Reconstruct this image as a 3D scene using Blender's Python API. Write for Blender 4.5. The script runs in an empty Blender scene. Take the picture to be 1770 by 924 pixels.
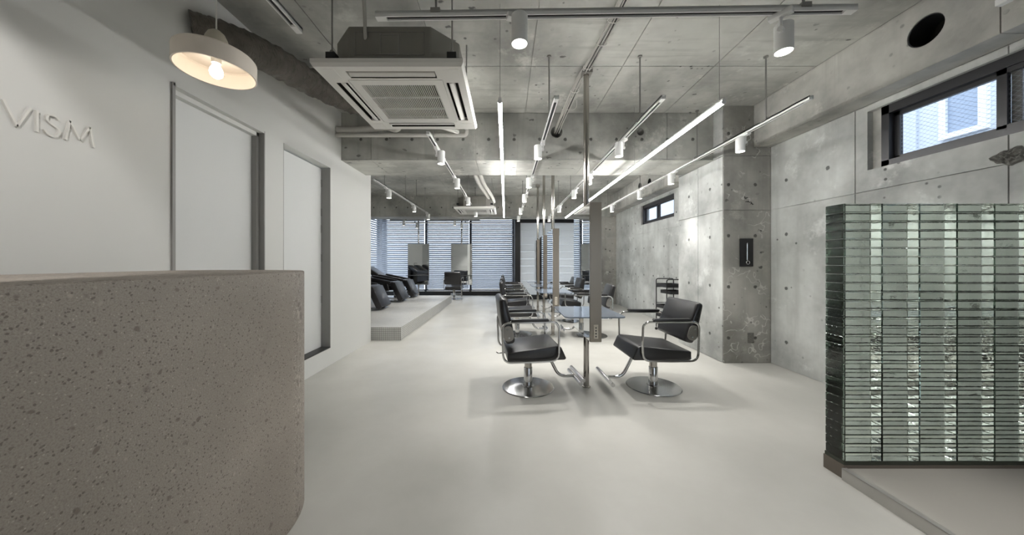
import bpy, bmesh, math, random
from mathutils import Vector, Matrix
random.seed(7)
PI = math.pi
SC = bpy.context.scene
COL = SC.collection
H = 1.25            # camera height
F = 545.0           # focal length in pixels of the 1770 px wide frame

# ------------------------------------------------------------------ camera
cam = bpy.data.cameras.new('camera')
cam.sensor_fit = 'HORIZONTAL'
cam.sensor_width = 36.0
cam.lens = F / 1770.0 * 36.0
cam.shift_x = 11.0 / 1770.0
cam.shift_y = -10.0 / 1770.0
cam.clip_start = 0.03
cam_o = bpy.data.objects.new('camera', cam)
cam_o.location = (0, 0, H)
cam_o.rotation_euler = (PI / 2, 0, 0)
COL.objects.link(cam_o)
SC.camera = cam_o

# ------------------------------------------------------------------ world / exposure
world = bpy.data.worlds.new('overcast_sky')
SC.world = world
world.use_nodes = True
bg = world.node_tree.nodes['Background']
bg.inputs['Color'].default_value = (0.78, 0.88, 1.0, 1)
bg.inputs['Strength'].default_value = 1.9
SC.view_settings.view_transform = 'Standard'
SC.view_settings.look = 'None'
SC.view_settings.gamma = 1.0
SC.view_settings.use_curve_mapping = False
SC.view_settings.exposure = 0.85
SC.cycles.max_bounces = 16
SC.cycles.diffuse_bounces = 4
SC.cycles.glossy_bounces = 4
SC.cycles.transmission_bounces = 16
SPOT_W = 40.0       # power of one track spotlight
TUBE_L = 32.0        # radiance of the linear lamps

# ------------------------------------------------------------------ materials
def lin(c):
    c /= 255.0
    return c / 12.92 if c <= 0.04045 else ((c + 0.055) / 1.055) ** 2.4
def rgb(r, g, b):
    return (lin(r), lin(g), lin(b), 1)

class NT:
    """small node-tree helper"""
    def __init__(s, name):
        s.m = bpy.data.materials.new(name)
        s.m.use_nodes = True
        s.t = s.m.node_tree
        s.b = s.t.nodes['Principled BSDF']
        s.out = s.t.nodes['Material Output']
    def n(s, typ, **kw):
        nd = s.t.nodes.new(typ)
        for k, v in kw.items():
            if hasattr(nd, k) and k not in nd.inputs:
                setattr(nd, k, v)
            else:
                s.i(nd, k, v)
        return nd
    def i(s, nd, key, v):
        sock = nd.inputs[key]
        if isinstance(v, bpy.types.NodeSocket):
            s.t.links.new(v, sock)
        else:
            sock.default_value = v
    def math(s, op, a, b=0.0, c=None):
        nd = s.t.nodes.new('ShaderNodeMath')
        nd.operation = op
        s.i(nd, 0, a); s.i(nd, 1, b)
        if c is not None: s.i(nd, 2, c)
        return nd.outputs[0]
    def ramp(s, fac, lo, hi, a=0.0, b=1.0):
        nd = s.t.nodes.new('ShaderNodeMapRange')
        nd.interpolation_type = 'SMOOTHSTEP'
        s.i(nd, 'Value', fac)
        nd.inputs['From Min'].default_value = lo
        nd.inputs['From Max'].default_value = hi
        nd.inputs['To Min'].default_value = a
        nd.inputs['To Max'].default_value = b
        return nd.outputs['Result']
    def mix(s, fac, a, b):
        nd = s.t.nodes.new('ShaderNodeMix')
        nd.data_type = 'RGBA'
        s.i(nd, 0, fac); s.i(nd, 6, a); s.i(nd, 7, b)
        return nd.outputs[2]
    def noise(s, vec, scale, detail=4, rough=0.55):
        nd = s.t.nodes.new('ShaderNodeTexNoise')
        s.i(nd, 'Vector', vec)
        nd.inputs['Scale'].default_value = scale
        nd.inputs['Detail'].default_value = detail
        nd.inputs['Roughness'].default_value = rough
        return nd.outputs['Fac']
    def pos(s, scale=(1, 1, 1), obj=False):
        if obj:
            src = s.t.nodes.new('ShaderNodeTexCoord').outputs['Object']
        else:
            src = s.t.nodes.new('ShaderNodeNewGeometry').outputs['Position']
        mp = s.t.nodes.new('ShaderNodeMapping')
        s.i(mp, 'Vector', src)
        mp.inputs['Scale'].default_value = scale
        return mp.outputs[0]
    def bump(s, h, strength=0.3, dist=0.01):
        nd = s.t.nodes.new('ShaderNodeBump')
        s.i(nd, 'Height', h)
        nd.inputs['Strength'].default_value = strength
        nd.inputs['Distance'].default_value = dist
        s.i(s.b, 'Normal', nd.outputs[0])

def plain(name, col, rough=0.5, metal=0.0, spec=0.5, var=0.06, vscale=6.0, bump=0.0, emit=0.0, aniso=0.0, ecol=None):
    k = NT(name)
    v = k.noise(k.pos(obj=True), vscale, 3)
    dark = tuple(c * (1 - var) for c in col[:3]) + (1,)
    lite = tuple(min(1, c * (1 + var)) for c in col[:3]) + (1,)
    k.i(k.b, 'Base Color', k.mix(v, dark, lite))
    k.b.inputs['Roughness'].default_value = rough
    k.b.inputs['Metallic'].default_value = metal
    k.b.inputs['Specular IOR Level'].default_value = spec
    k.b.inputs['Anisotropic'].default_value = aniso
    if bump:
        k.bump(k.noise(k.pos(obj=True), vscale * 14, 3), bump, 0.003)
    if emit:
        k.b.inputs['Emission Color'].default_value = ecol or col
        k.b.inputs['Emission Strength'].default_value = emit
    return k.m

def concrete(name, col, tie=None, warm=0.0, pits=1.0, streak=True, scrib=0.0):
    """board-faced bare concrete: clouds, streaks, blow holes, form-tie cones"""
    k = NT(name)
    P = k.pos()
    cloud = k.noise(P, 0.9, 5, 0.6)
    med = k.noise(P, 4.5, 4, 0.65)
    fine = k.noise(P, 40, 2)
    d = tuple(c * 0.54 for c in col[:3]) + (1,)
    l = tuple(min(1, c * 1.22) for c in col[:3]) + (1,)
    c = k.mix(k.ramp(cloud, 0.32, 0.68), d, l)
    c = k.mix(k.ramp(med, 0.35, 0.75, 0, 0.40), c, tuple(x * 1.08 for x in col[:3]) + (1,))
    if streak:
        st = k.noise(k.pos((7, 7, 0.5)), 1.0, 4)
        c = k.mix(k.ramp(st, 0.48, 0.74, 0, 0.5), c, tuple(x * 0.66 for x in col[:3]) + (1,))
    else:
        st = k.noise(k.pos((0.8, 9, 1)), 1.4, 4)
        c = k.mix(k.ramp(st, 0.5, 0.74, 0, 0.6), c, tuple(x * 0.68 for x in col[:3]) + (1,))
    # pale lime bloom
    bl = k.noise(P, 2.3, 5, 0.7)
    c = k.mix(k.ramp(bl, 0.57, 0.70, 0, 0.5), c, tuple(min(1, x * 1.5) for x in col[:3]) + (1,))
    # blow holes
    vo = k.n('ShaderNodeTexVoronoi', feature='F1')
    k.i(vo, 'Vector', P); vo.inputs['Scale'].default_value = 9.0
    mask = k.ramp(k.noise(P, 2.0, 2), 0.50, 0.60)
    pit = k.math('MULTIPLY', k.ramp(vo.outputs['Distance'], 0.07, 0.15, 1, 0), mask)
    pit = k.math('MULTIPLY', pit, pits)
    v2 = k.n('ShaderNodeTexVoronoi', feature='F1')
    wob = k.n('ShaderNodeTexNoise'); k.i(wob, 'Vector', P); wob.inputs['Scale'].default_value = 22
    wv = k.n('ShaderNodeVectorMath', operation='MULTIPLY_ADD'); k.i(wv, 0, wob.outputs['Color']); wv.inputs[1].default_value = (0.06, 0.06, 0.06); k.i(wv, 2, k.pos((0.8, 1.5, 1.3)))
    k.i(v2, 'Vector', wv.outputs[0]); v2.inputs['Scale'].default_value = 6.2
    cs = k.n('ShaderNodeSeparateXYZ'); k.i(cs, 0, v2.outputs['Color'])
    fleck = k.math('MULTIPLY', k.ramp(v2.outputs['Distance'], 0.09, 0.17, 1, 0), k.ramp(cs.outputs['X'], 0.45, 0.85, 0, 1.0))
    pit = k.math('MAXIMUM', pit, k.math('MULTIPLY', fleck, pits))
    h = k.math('ADD', k.math('MULTIPLY', med, 0.5), k.math('MULTIPLY', fine, 0.25))
    hole = pit
    bmp_hole = k.ramp(vo.outputs['Distance'], 0.07, 0.15, 0.4, 0)
    if tie:
        sep = k.n('ShaderNodeSeparateXYZ'); k.i(sep, 0, P)
        a = sep.outputs['X' if tie == 'xz' else 'Y']
        z = sep.outputs['Z']
        def cell(s_, o, sp):
            fr = k.math('FRACT', k.math('DIVIDE', k.math('SUBTRACT', s_, o), sp))
            return k.math('MULTIPLY', k.math('SUBTRACT', fr, 0.5), sp)
        ca = cell(a, 3.674 - 0.2365 if tie == 'yz' else 2.75 - 0.165, 0.473 if tie == 'yz' else 0.33)
        cz = cell(z, 0.31 - 0.315, 0.63)
        dist0 = k.math('SQRT', k.math('ADD', k.math('MULTIPLY', ca, ca), k.math('MULTIPLY', cz, cz)))
        dist = k.math('ADD', dist0, k.math('MULTIPLY', k.math('SUBTRACT', k.noise(P, 45, 3), 0.5), 0.018))
        bmp_hole = k.ramp(dist0, 0.012, 0.024, 1, 0)
        hole = k.math('MAXIMUM', pit, k.ramp(dist, 0.015, 0.025, 1, 0))
    if scrib:
        w = k.noise(P, 5.0, 2)
        s1 = k.ramp(k.math('ABSOLUTE', k.math('SUBTRACT', w, 0.5)), 0.0, 0.018, 1, 0)
        s1 = k.math('MULTIPLY', s1, k.ramp(k.noise(P, 3.1, 2), 0.5, 0.56))
        c = k.mix(k.math('MULTIPLY', s1, scrib), c, (0.72, 0.72, 0.68, 1))
    c = k.mix(k.math('MULTIPLY', hole, 0.82), c, (0.05, 0.05, 0.045, 1))
    k.i(k.b, 'Base Color', c)
    k.b.inputs['Roughness'].default_value = 0.62
    k.b.inputs['Specular IOR Level'].default_value = 0.35
    k.bump(k.math('SUBTRACT', h, k.math('MULTIPLY', bmp_hole, 1.2)), 0.35, 0.012)
    return k.m

M = {}
M['conc_wall'] = concrete('concrete_wall', rgb(200, 202, 199), 'yz')
M['conc_col'] = concrete('concrete_column', rgb(172, 170, 164), 'xz', pits=1.0, scrib=0.7)
M['conc_beam'] = concrete('concrete_beam', rgb(182, 182, 176), 'xz', pits=0.8)
M['conc_ceil'] = concrete('concrete_ceiling', rgb(190, 190, 184), None, streak=False)
M['conc_edge'] = concrete('concrete_side_beam', rgb(192, 191, 185), None, pits=0.5)
M['white_wall'] = plain('white_paint', rgb(216, 216, 213), 0.75, spec=0.25, var=0.015, vscale=1.5)
M['door_white'] = plain('white_door_leaf', rgb(220, 221, 220), 0.5, spec=0.35, var=0.01)
M['frame_grey'] = plain('grey_door_frame', rgb(150, 149, 146), 0.45, spec=0.4, var=0.02)
M['letter'] = plain('off_white_letter', rgb(222, 220, 215), 0.5, var=0.01)
M['black_metal'] = plain('black_metal', rgb(36, 36, 38), 0.4, spec=0.5, var=0.1)
M['frame_black'] = plain('black_aluminium', rgb(46, 46, 49), 0.35, spec=0.5, var=0.05)
M['dark_void'] = plain('dark_recess', rgb(38, 36, 33), 0.9, spec=0.1)
M['white_metal'] = plain('white_powder_coat', rgb(232, 232, 230), 0.4, var=0.01)
M['white_plastic'] = plain('white_plastic', rgb(226, 224, 219), 0.45, var=0.015)
M['grey_galv'] = plain('galvanised_grey', rgb(128, 126, 120), 0.5, metal=0.15, var=0.12, vscale=4)
M['rod'] = plain('galvanised_rod', rgb(150, 149, 145), 0.4, metal=0.6, var=0.05)
M['chrome'] = plain('chrome', rgb(205, 205, 205), 0.12, metal=1.0, var=0.02)
M['steel'] = plain('polished_steel', rgb(176, 172, 166), 0.2, metal=1.0, var=0.03)
M['brushed'] = plain('brushed_brown_steel', rgb(142, 133, 121), 0.34, metal=0.65, var=0.03, vscale=2)
M['plate'] = plain('grey_hinge_plate', rgb(150, 146, 140), 0.35, metal=0.7, var=0.05)
M['mirror'] = plain('mirror_silver', (0.86, 0.88, 0.88, 1), 0.015, metal=1.0, var=0.0)
M['cable_grey'] = plain('grey_cable', rgb(186, 184, 178), 0.5, var=0.05)
M['insul'] = plain('pipe_insulation', rgb(196, 194, 188), 0.7, var=0.05)
M['tray'] = plain('dark_plastic_tray', rgb(40, 40, 42), 0.5)
M['platform'] = plain('mortar_platform', rgb(164, 161, 154), 0.5, spec=0.35, var=0.06, vscale=2.0)
M['trim_steel'] = plain('aluminium_trim', rgb(186, 184, 180), 0.35, metal=0.6)
M['outlet'] = plain('outlet_plastic', rgb(216, 208, 194), 0.5)
M['basin'] = plain('white_ceramic', rgb(225, 228, 230), 0.15, var=0.01)
M['bulb'] = plain('glowing_bulb', (1, 0.86, 0.66, 1), 0.3, emit=9.0, ecol=(1, 0.90, 0.76, 1))
M['lens'] = plain('glowing_lens', (1, 0.97, 0.9, 1), 0.3, emit=7.0, ecol=(1, 0.96, 0.88, 1))
M['tube'] = plain('glowing_tube', (1, 1, 1, 1), 0.3, emit=TUBE_L, ecol=(1.0, 0.99, 0.97, 1))
M['shade'] = plain('blush_lamp_shade', rgb(236, 226, 214), 0.6, var=0.02)
M['cap_stone'] = plain('beige_lamp_cap', rgb(190, 182, 165), 0.55, var=0.04)
M['brick_dark'] = plain('dark_green_glass_base', rgb(48, 54, 44), 0.25)
M['base_brown'] = plain('brown_base_channel', rgb(112, 104, 95), 0.4, metal=0.4)
M['exterior'] = plain('pale_cladding', rgb(206, 214, 226), 0.7, var=0.02)
M['ext_frame'] = plain('white_exterior_frame', rgb(236, 240, 246), 0.5, var=0.01)
M['ext_pane'] = plain('exterior_pane', rgb(150, 166, 188), 0.15, var=0.03)
M['ground'] = plain('asphalt', rgb(130, 130, 130), 0.9, var=0.1)
M['panel_white'] = plain('white_screen_panel', rgb(224, 226, 227), 0.6, var=0.01)
M['ink'] = plain('black_marker_ink', rgb(30, 28, 26), 0.7)
M['patch'] = plain('repair_mortar', rgb(112, 111, 106), 0.85, var=0.4, vscale=60, bump=0.8)

def leather():
    k = NT('black_leather')
    P = k.pos(obj=True)
    k.i(k.b, 'Base Color', k.mix(k.noise(P, 5, 3), rgb(20, 18, 19), rgb(31, 29, 31)))
    k.b.inputs['Roughness'].default_value = 0.34
    k.b.inputs['Specular IOR Level'].default_value = 0.75
    vo = k.n('ShaderNodeTexVoronoi'); k.i(vo, 'Vector', P); vo.inputs['Scale'].default_value = 260
    k.bump(vo.outputs['Distance'], 0.12, 0.001)
    return k.m
M['leather'] = leather()

def floor_mat():
    k = NT('cream_mortar_floor')
    P = k.pos()
    c = k.mix(k.ramp(k.noise(P, 0.6, 6, 0.6), 0.3, 0.7), rgb(172, 171, 165), rgb(190, 189, 183))
    c = k.mix(k.ramp(k.noise(P, 3.5, 6, 0.7), 0.45, 0.75, 0, 0.5), c, rgb(180, 179, 173))
    vo = k.n('ShaderNodeTexVoronoi'); k.i(vo, 'Vector', P); vo.inputs['Scale'].default_value = 2.2
    c = k.mix(k.ramp(vo.outputs['Distance'], 0.008, 0.016, 0.5, 0), c, rgb(150, 146, 140))
    k.i(k.b, 'Base Color', c)
    k.i(k.b, 'Roughness', k.ramp(k.noise(P, 1.7, 4), 0.3, 0.7, 0.30, 0.42))
    k.b.inputs['Specular IOR Level'].default_value = 0.4
    k.bump(k.noise(P, 2.5, 4), 0.05, 0.01)
    return k.m
M['floor'] = floor_mat()

def terrazzo():
    k = NT('aggregate_counter')
    P = k.pos()
    c = k.mix(k.ramp(k.noise(P, 1.3, 5), 0.3, 0.7), rgb(160, 151, 141), rgb(181, 172, 161))
    c = k.mix(k.ramp(k.noise(P, 240, 4, 0.75), 0.42, 0.66, 0, 0.7), c, rgb(140, 129, 120))
    for sc, thr, mth, cc in ((150, 0.30, 0.50, rgb(206, 198, 187)), (120, 0.32, 0.38, rgb(108, 99, 91)),
                             (44, 0.32, 0.62, rgb(190, 180, 169)), (36, 0.32, 0.58, rgb(122, 112, 103)), (15, 0.26, 0.68, rgb(116, 106, 98)), (17, 0.24, 0.72, rgb(190, 181, 170))):
        vo = k.n('ShaderNodeTexVoronoi')
        wv = k.n('ShaderNodeVectorMath', operation='ADD')
        k.i(wv, 0, P)
        nz = k.n('ShaderNodeTexNoise'); k.i(nz, 'Vector', P); nz.inputs['Scale'].default_value = sc * 0.7
        sv = k.n('ShaderNodeVectorMath', operation='SCALE'); k.i(sv, 0, nz.outputs['Color']); sv.inputs['Scale'].default_value = 0.9 / sc
        k.i(wv, 1, sv.outputs[0])
        k.i(vo, 'Vector', wv.outputs[0]); vo.inputs['Scale'].default_value = sc
        sp = k.n('ShaderNodeSeparateXYZ'); k.i(sp, 0, vo.outputs['Color'])
        pick = k.ramp(sp.outputs['X'], mth + 0.2, mth + 0.24)
        ch = k.math('MULTIPLY', k.ramp(vo.outputs['Distance'], thr, thr + 0.12, 1, 0), pick)
        c = k.mix(k.math('MULTIPLY', ch, 0.75), c, cc)
    k.i(k.b, 'Base Color', c)
    k.b.inputs['Roughness'].default_value = 0.55
    k.bump(k.noise(P, 90, 3), 0.12, 0.003)
    return k.m
M['terrazzo'] = terrazzo()

def mosaic():
    k = NT('mosaic_tile')
    P = k.pos()
    sep = k.n('ShaderNodeSeparateXYZ'); k.i(sep, 0, P)
    s = 0.0302
    def grid(ax):
        fr = k.math('FRACT', k.math('DIVIDE', k.math('ADD', ax, 20.0), s))
        return k.math('ABSOLUTE', k.math('SUBTRACT', fr, 0.5))
    nrm = k.t.nodes.new('ShaderNodeNewGeometry').outputs['Normal']
    sn = k.n('ShaderNodeSeparateXYZ'); k.i(sn, 0, nrm)
    def onlyif(g, comp):      # ignore the axis the face looks along
        w = k.math('LESS_THAN', k.math('ABSOLUTE', sn.outputs[comp]), 0.7)
        return k.math('MULTIPLY', g, w)
    g = k.math('MAXIMUM', k.math('MAXIMUM', onlyif(grid(sep.outputs['X']), 'X'), onlyif(grid(sep.outputs['Y']), 'Y')), onlyif(grid(sep.outputs['Z']), 'Z'))
    joint = k.ramp(g, 0.40, 0.44)
    tile = k.mix(k.noise(P, 6, 4), rgb(186, 186, 182), rgb(208, 208, 204))
    c = k.mix(joint, tile, rgb(112, 110, 106))
    k.i(k.b, 'Base Color', c)
    k.b.inputs['Roughness'].default_value = 0.4
    k.bump(k.math('SUBTRACT', 1.0, joint), 0.4, 0.003)
    return k.m
M['mosaic'] = mosaic()

def glass_brick():
    k = NT('green_cast_glass')
    P = k.pos(obj=True)
    k.b.inputs['Base Color'].default_value = (0.97, 0.98, 0.97, 1)
    va = k.n('ShaderNodeVolumeAbsorption'); va.inputs['Color'].default_value = (0.50, 0.74, 0.58, 1); va.inputs['Density'].default_value = 3.2
    k.t.links.new(va.outputs[0], k.out.inputs['Volume'])
    k.b.inputs['Roughness'].default_value = 0.02
    k.b.inputs['IOR'].default_value = 1.5
    k.b.inputs['Transmission Weight'].default_value = 1.0
    k.bump(k.noise(k.pos((1, 1, 2.5)), 14, 3), 0.14, 0.006)
    return k.m
M['brick'] = glass_brick()

def thin_glass(name, tint=(1, 1, 1, 1), wire=False, refl=0.08):
    k = NT(name)
    tr = k.n('ShaderNodeBsdfTransparent'); tr.inputs[0].default_value = tint
    gl = k.n('ShaderNodeBsdfGlossy'); gl.inputs['Roughness'].default_value = 0.02
    mx = k.n('ShaderNodeMixShader'); mx.inputs[0].default_value = refl
    k.t.links.new(tr.outputs[0], mx.inputs[1]); k.t.links.new(gl.outputs[0], mx.inputs[2])
    res = mx.outputs[0]
    if wire:
        P = k.pos()
        sep = k.n('ShaderNodeSeparateXYZ'); k.i(sep, 0, P)
        u = k.math('ADD', sep.outputs['Y'], k.math('MULTIPLY', sep.outputs['Z'], 1.3))
        v = k.math('SUBTRACT', sep.outputs['Y'], k.math('MULTIPLY', sep.outputs['Z'], 1.3))
        def ln(t):
            fr = k.math('FRACT', k.math('DIVIDE', k.math('ADD', t, 30.0), 0.042))
            return k.math('GREATER_THAN', k.math('ABSOLUTE', k.math('SUBTRACT', fr, 0.5)), 0.484)
        w = k.math('MAXIMUM', ln(u), ln(v))
        df = k.n('ShaderNodeBsdfDiffuse'); df.inputs[0].default_value = rgb(140, 146, 156)
        m2 = k.n('ShaderNodeMixShader')
        k.t.links.new(w, m2.inputs[0]); k.t.links.new(res, m2.inputs[1]); k.t.links.new(df.outputs[0], m2.inputs[2])
        res = m2.outputs[0]
    k.t.links.new(res, k.out.inputs['Surface'])
    return k.m
M['pane'] = thin_glass('clear_pane')
M['wired'] = thin_glass('wired_pane', wire=True)
M['shelf'] = plain('shelf_with_painted_reflection', rgb(118, 128, 142), 0.10, spec=0.7, var=0.02)  # blue-grey of the reflected blinds is painted into the base colour

def slat_mat(name, fac, col):
    k = NT(name)
    d = k.n('ShaderNodeBsdfDiffuse'); d.inputs[0].default_value = col
    t = k.n('ShaderNodeBsdfTranslucent'); t.inputs[0].default_value = col
    mx = k.n('ShaderNodeMixShader'); mx.inputs[0].default_value = fac
    k.t.links.new(d.outputs[0], mx.inputs[1]); k.t.links.new(t.outputs[0], mx.inputs[2])
    k.t.links.new(mx.outputs[0], k.out.inputs['Surface'])
    return k.m
M['slat'] = slat_mat('translucent_blind_slat', 0.22, rgb(214, 219, 227))
M['screen'] = slat_mat('translucent_white_screen', 0.62, rgb(248, 248, 247))

def duct_mat():
    k = NT('black_foil_duct')
    P = k.pos()
    k.i(k.b, 'Base Color', k.mix(k.noise(P, 9, 4), rgb(92, 88, 82), rgb(150, 144, 136)))
    k.b.inputs['Roughness'].default_value = 0.27
    k.b.inputs['Metallic'].default_value = 0.45
    k.bump(k.noise(k.pos((3, 8, 3)), 6, 5, 0.7), 0.9, 0.04)
    return k.m
M['duct'] = duct_mat()

# ------------------------------------------------------------------ mesh helpers
class MB:
    def __init__(s): s.v = []; s.f = []
    def add(s, vs, fs):
        o = len(s.v); s.v += [tuple(p) for p in vs]; s.f += [tuple(i + o for i in f) for f in fs]; return s
    def box(s, x0, x1, y0, y1, z0, z1):
        return s.add([(x0,y0,z0),(x1,y0,z0),(x1,y1,z0),(x0,y1,z0),(x0,y0,z1),(x1,y0,z1),(x1,y1,z1),(x0,y1,z1)],
                     [(0,3,2,1),(4,5,6,7),(0,1,5,4),(1,2,6,5),(2,3,7,6),(3,0,4,7)])
    def tube(s, pts, r, n=10, closed=False, caps=True, rfun=None):
        pts = [Vector(p) for p in pts]; m = len(pts)
        tang = []
        for i in range(m):
            a = pts[(i - 1) % m] if (closed or i > 0) else pts[i]
            b = pts[(i + 1) % m] if (closed or i < m - 1) else pts[i]
            tang.append((b - a).normalized())
        up = Vector((0, 0, 1)) if abs(tang[0].z) < 0.9 else Vector((1, 0, 0))
        u = (up - tang[0] * up.dot(tang[0])).normalized()
        vs = []
        for i in range(m):
            t = tang[i]
            u = (u - t * u.dot(t)).normalized()
            w = t.cross(u)
            for j in range(n):
                a = 2 * PI * j / n
                rr = rfun(i, j) if rfun else (r[i] if isinstance(r, (list, tuple)) else r)
                vs.append(pts[i] + (u * math.cos(a) + w * math.sin(a)) * rr)
        fs = []
        for i in range(m if closed else m - 1):
            i2 = (i + 1) % m
            for j in range(n):
                j2 = (j + 1) % n
                fs.append((i*n+j, i*n+j2, i2*n+j2, i2*n+j))
        if caps and not closed:
            fs.append(tuple(range(n - 1, -1, -1))); fs.append(tuple((m-1)*n + j for j in range(n)))
        return s.add(vs, fs)
    def lathe(s, prof, n=32, c=(0, 0, 0)):
        vs = []; fs = []
        m = len(prof)
        for (r, z) in prof:
            for j in range(n):
                a = 2 * PI * j / n
                vs.append((c[0] + r * math.cos(a), c[1] + r * math.sin(a), c[2] + z))
        for i in range(m - 1):
            for j in range(n):
                j2 = (j + 1) % n
                fs.append((i*n+j, i*n+j2, (i+1)*n+j2, (i+1)*n+j))
        ring = prof[0] == prof[-1]
        if prof[0][0] > 1e-5 and not ring: fs.append(tuple(range(n - 1, -1, -1)))
        if prof[-1][0] > 1e-5 and not ring: fs.append(tuple((m-1)*n + j for j in range(n)))
        return s.add(vs, fs)
    def prism(s, poly, a0, a1, axis='y'):
        """poly in the two remaining axes (x,z | y,z | x,y), extruded from a0 to a1"""
        n = len(poly)
        def mk(p, a):
            return {'y': (p[0], a, p[1]), 'x': (a, p[0], p[1]), 'z': (p[0], p[1], a)}[axis]
        vs = [mk(p, a0) for p in poly] + [mk(p, a1) for p in poly]
        fs = [tuple(range(n)), tuple(range(2*n - 1, n - 1, -1))]
        fs += [(i, n + i, n + (i+1) % n, (i+1) % n) for i in range(n)]
        return s.add(vs, fs)
    def mesh(s, name, mat, smooth=True, bevel=0.0, seg=2):
        me = bpy.data.meshes.new(name)
        me.from_pydata(s.v, [], s.f)
        bm = bmesh.new(); bm.from_mesh(me)
        bmesh.ops.recalc_face_normals(bm, faces=bm.faces)
        if bevel:
            es = [e for e in bm.edges if len(e.link_faces) == 2 and e.calc_face_angle(0) > 0.5]
            bmesh.ops.bevel(bm, geom=es, offset=bevel, segments=seg, profile=0.5, affect='EDGES', clamp_overlap=True)
        bm.to_mesh(me); bm.free()
        if smooth:
            for p in me.polygons: p.use_smooth = True
            me.set_sharp_from_angle(angle=0.6)
        if mat: me.materials.append(M[mat])
        return me
    def obj(s, name, mat, parent=None, smooth=True, bevel=0.0, seg=2, loc=None):
        return link(name, s.mesh(name, mat, smooth, bevel, seg), parent, loc)

def link(name, data, parent=None, loc=None):
    o = bpy.data.objects.new(name, data)
    COL.objects.link(o)
    if parent: o.parent = parent
    if loc: o.location = loc
    return o
def B(name, x0, x1, y0, y1, z0, z1, mat, parent=None, bevel=0.0, seg=2):
    return MB().box(x0, x1, y0, y1, z0, z1).obj(name, mat, parent, smooth=bevel > 0, bevel=bevel, seg=seg)
def tag(o, label, cat, group=None, kind=None):
    o['label'] = label; o['category'] = cat
    if group: o['group'] = group
    if kind: o['kind'] = kind
    return o
def thing(name, label, cat, loc=(0, 0, 0), rz=0.0, group=None, kind=None):
    o = bpy.data.objects.new(name, None)
    COL.objects.link(o)
    o.empty_display_size = 0.1
    o.location = loc; o.rotation_euler = (0, 0, rz)
    return tag(o, label, cat, group, kind)
def copy_tree(o, parent=None):
    c = o.copy(); COL.objects.link(c)
    if parent: c.parent = parent
    for ch in list(o.children): copy_tree(ch, c)
    return c
def cut(o, cutters):
    """subtract the MBs from o for good (real openings)"""
    tmp = []
    for cb in cutters:
        me = cb.mesh('cutter', None, smooth=False)
        co = bpy.data.objects.new('cutter', me); COL.objects.link(co); tmp.append(co)
        md = o.modifiers.new('cut', 'BOOLEAN'); md.operation = 'DIFFERENCE'; md.solver = 'EXACT'; md.object = co
    dg = bpy.context.evaluated_depsgraph_get(); dg.update()
    me = bpy.data.meshes.new_from_object(o.evaluated_get(dg))
    o.modifiers.clear()
    o.data = me
    for co in tmp:
        d = co.data; bpy.data.objects.remove(co); bpy.data.meshes.remove(d)
def arc(cx, cy, r, a0, a1, n=8):
    return [(cx + r * math.cos(a0 + (a1 - a0) * i / n), cy + r * math.sin(a0 + (a1 - a0) * i / n)) for i in range(n + 1)]
def rrect(x0, x1, y0, y1, r, n=5):
    return (arc(x1 - r, y1 - r, r, 0, PI/2, n) + arc(x0 + r, y1 - r, r, PI/2, PI, n)
            + arc(x0 + r, y0 + r, r, PI, 1.5*PI, n) + arc(x1 - r, y0 + r, r, 1.5*PI, 2*PI, n))
def fillet(pts, r, n=6):
    """round the inner corners of a 3D polyline"""
    pts = [Vector(p) for p in pts]; out = [pts[0]]
    for i in range(1, len(pts) - 1):
        a, b, c = pts[i-1], pts[i], pts[i+1]
        d1 = (a - b); d2 = (c - b)
        rr = min(r, d1.length * 0.49, d2.length * 0.49)
        p1 = b + d1.normalized() * rr; p2 = b + d2.normalized() * rr
        for k in range(n + 1):
            t = k / n
            out.append(p1 * (1-t)**2 + b * 2*t*(1-t) + p2 * t*t)
    out.append(pts[-1])
    return out
def smooth_path(pts, n=8):
    """Catmull-Rom through the points"""
    P = [Vector(p) for p in pts]; P = [P[0]*2 - P[1]] + P + [P[-1]*2 - P[-2]]
    out = []
    for i in range(1, len(P) - 2):
        for k in range(n):
            t = k / n
            out.append(0.5 * ((2*P[i]) + (P[i+1]-P[i-1])*t + (2*P[i-1]-5*P[i]+4*P[i+1]-P[i+2])*t*t + (3*P[i]-P[i-1]-3*P[i+1]+P[i+2])*t**3))
    out.append(P[-2]); return out

ORD = ['first', 'second', 'third', 'fourth', 'fifth', 'sixth', 'seventh', 'eighth']

# ------------------------------------------------------------------ room constants
XL, XR = -2.125, 3.27           # white wall / concrete wall
XLL = -4.65                     # far left wall of the washing area
YF, YB = -2.2, 11.85            # wall behind the camera / window wall
ZC = H + 1.92                   # ceiling 3.17
ZB = H + 1.31                   # underside of the cross beams
YE = 4.97                       # end of the white wall
BX0, BX1 = 4.075, 4.786         # near cross beam
XS, ZS = 3.06, H + 1.41         # side beam face / underside
T = 0.012

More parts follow.
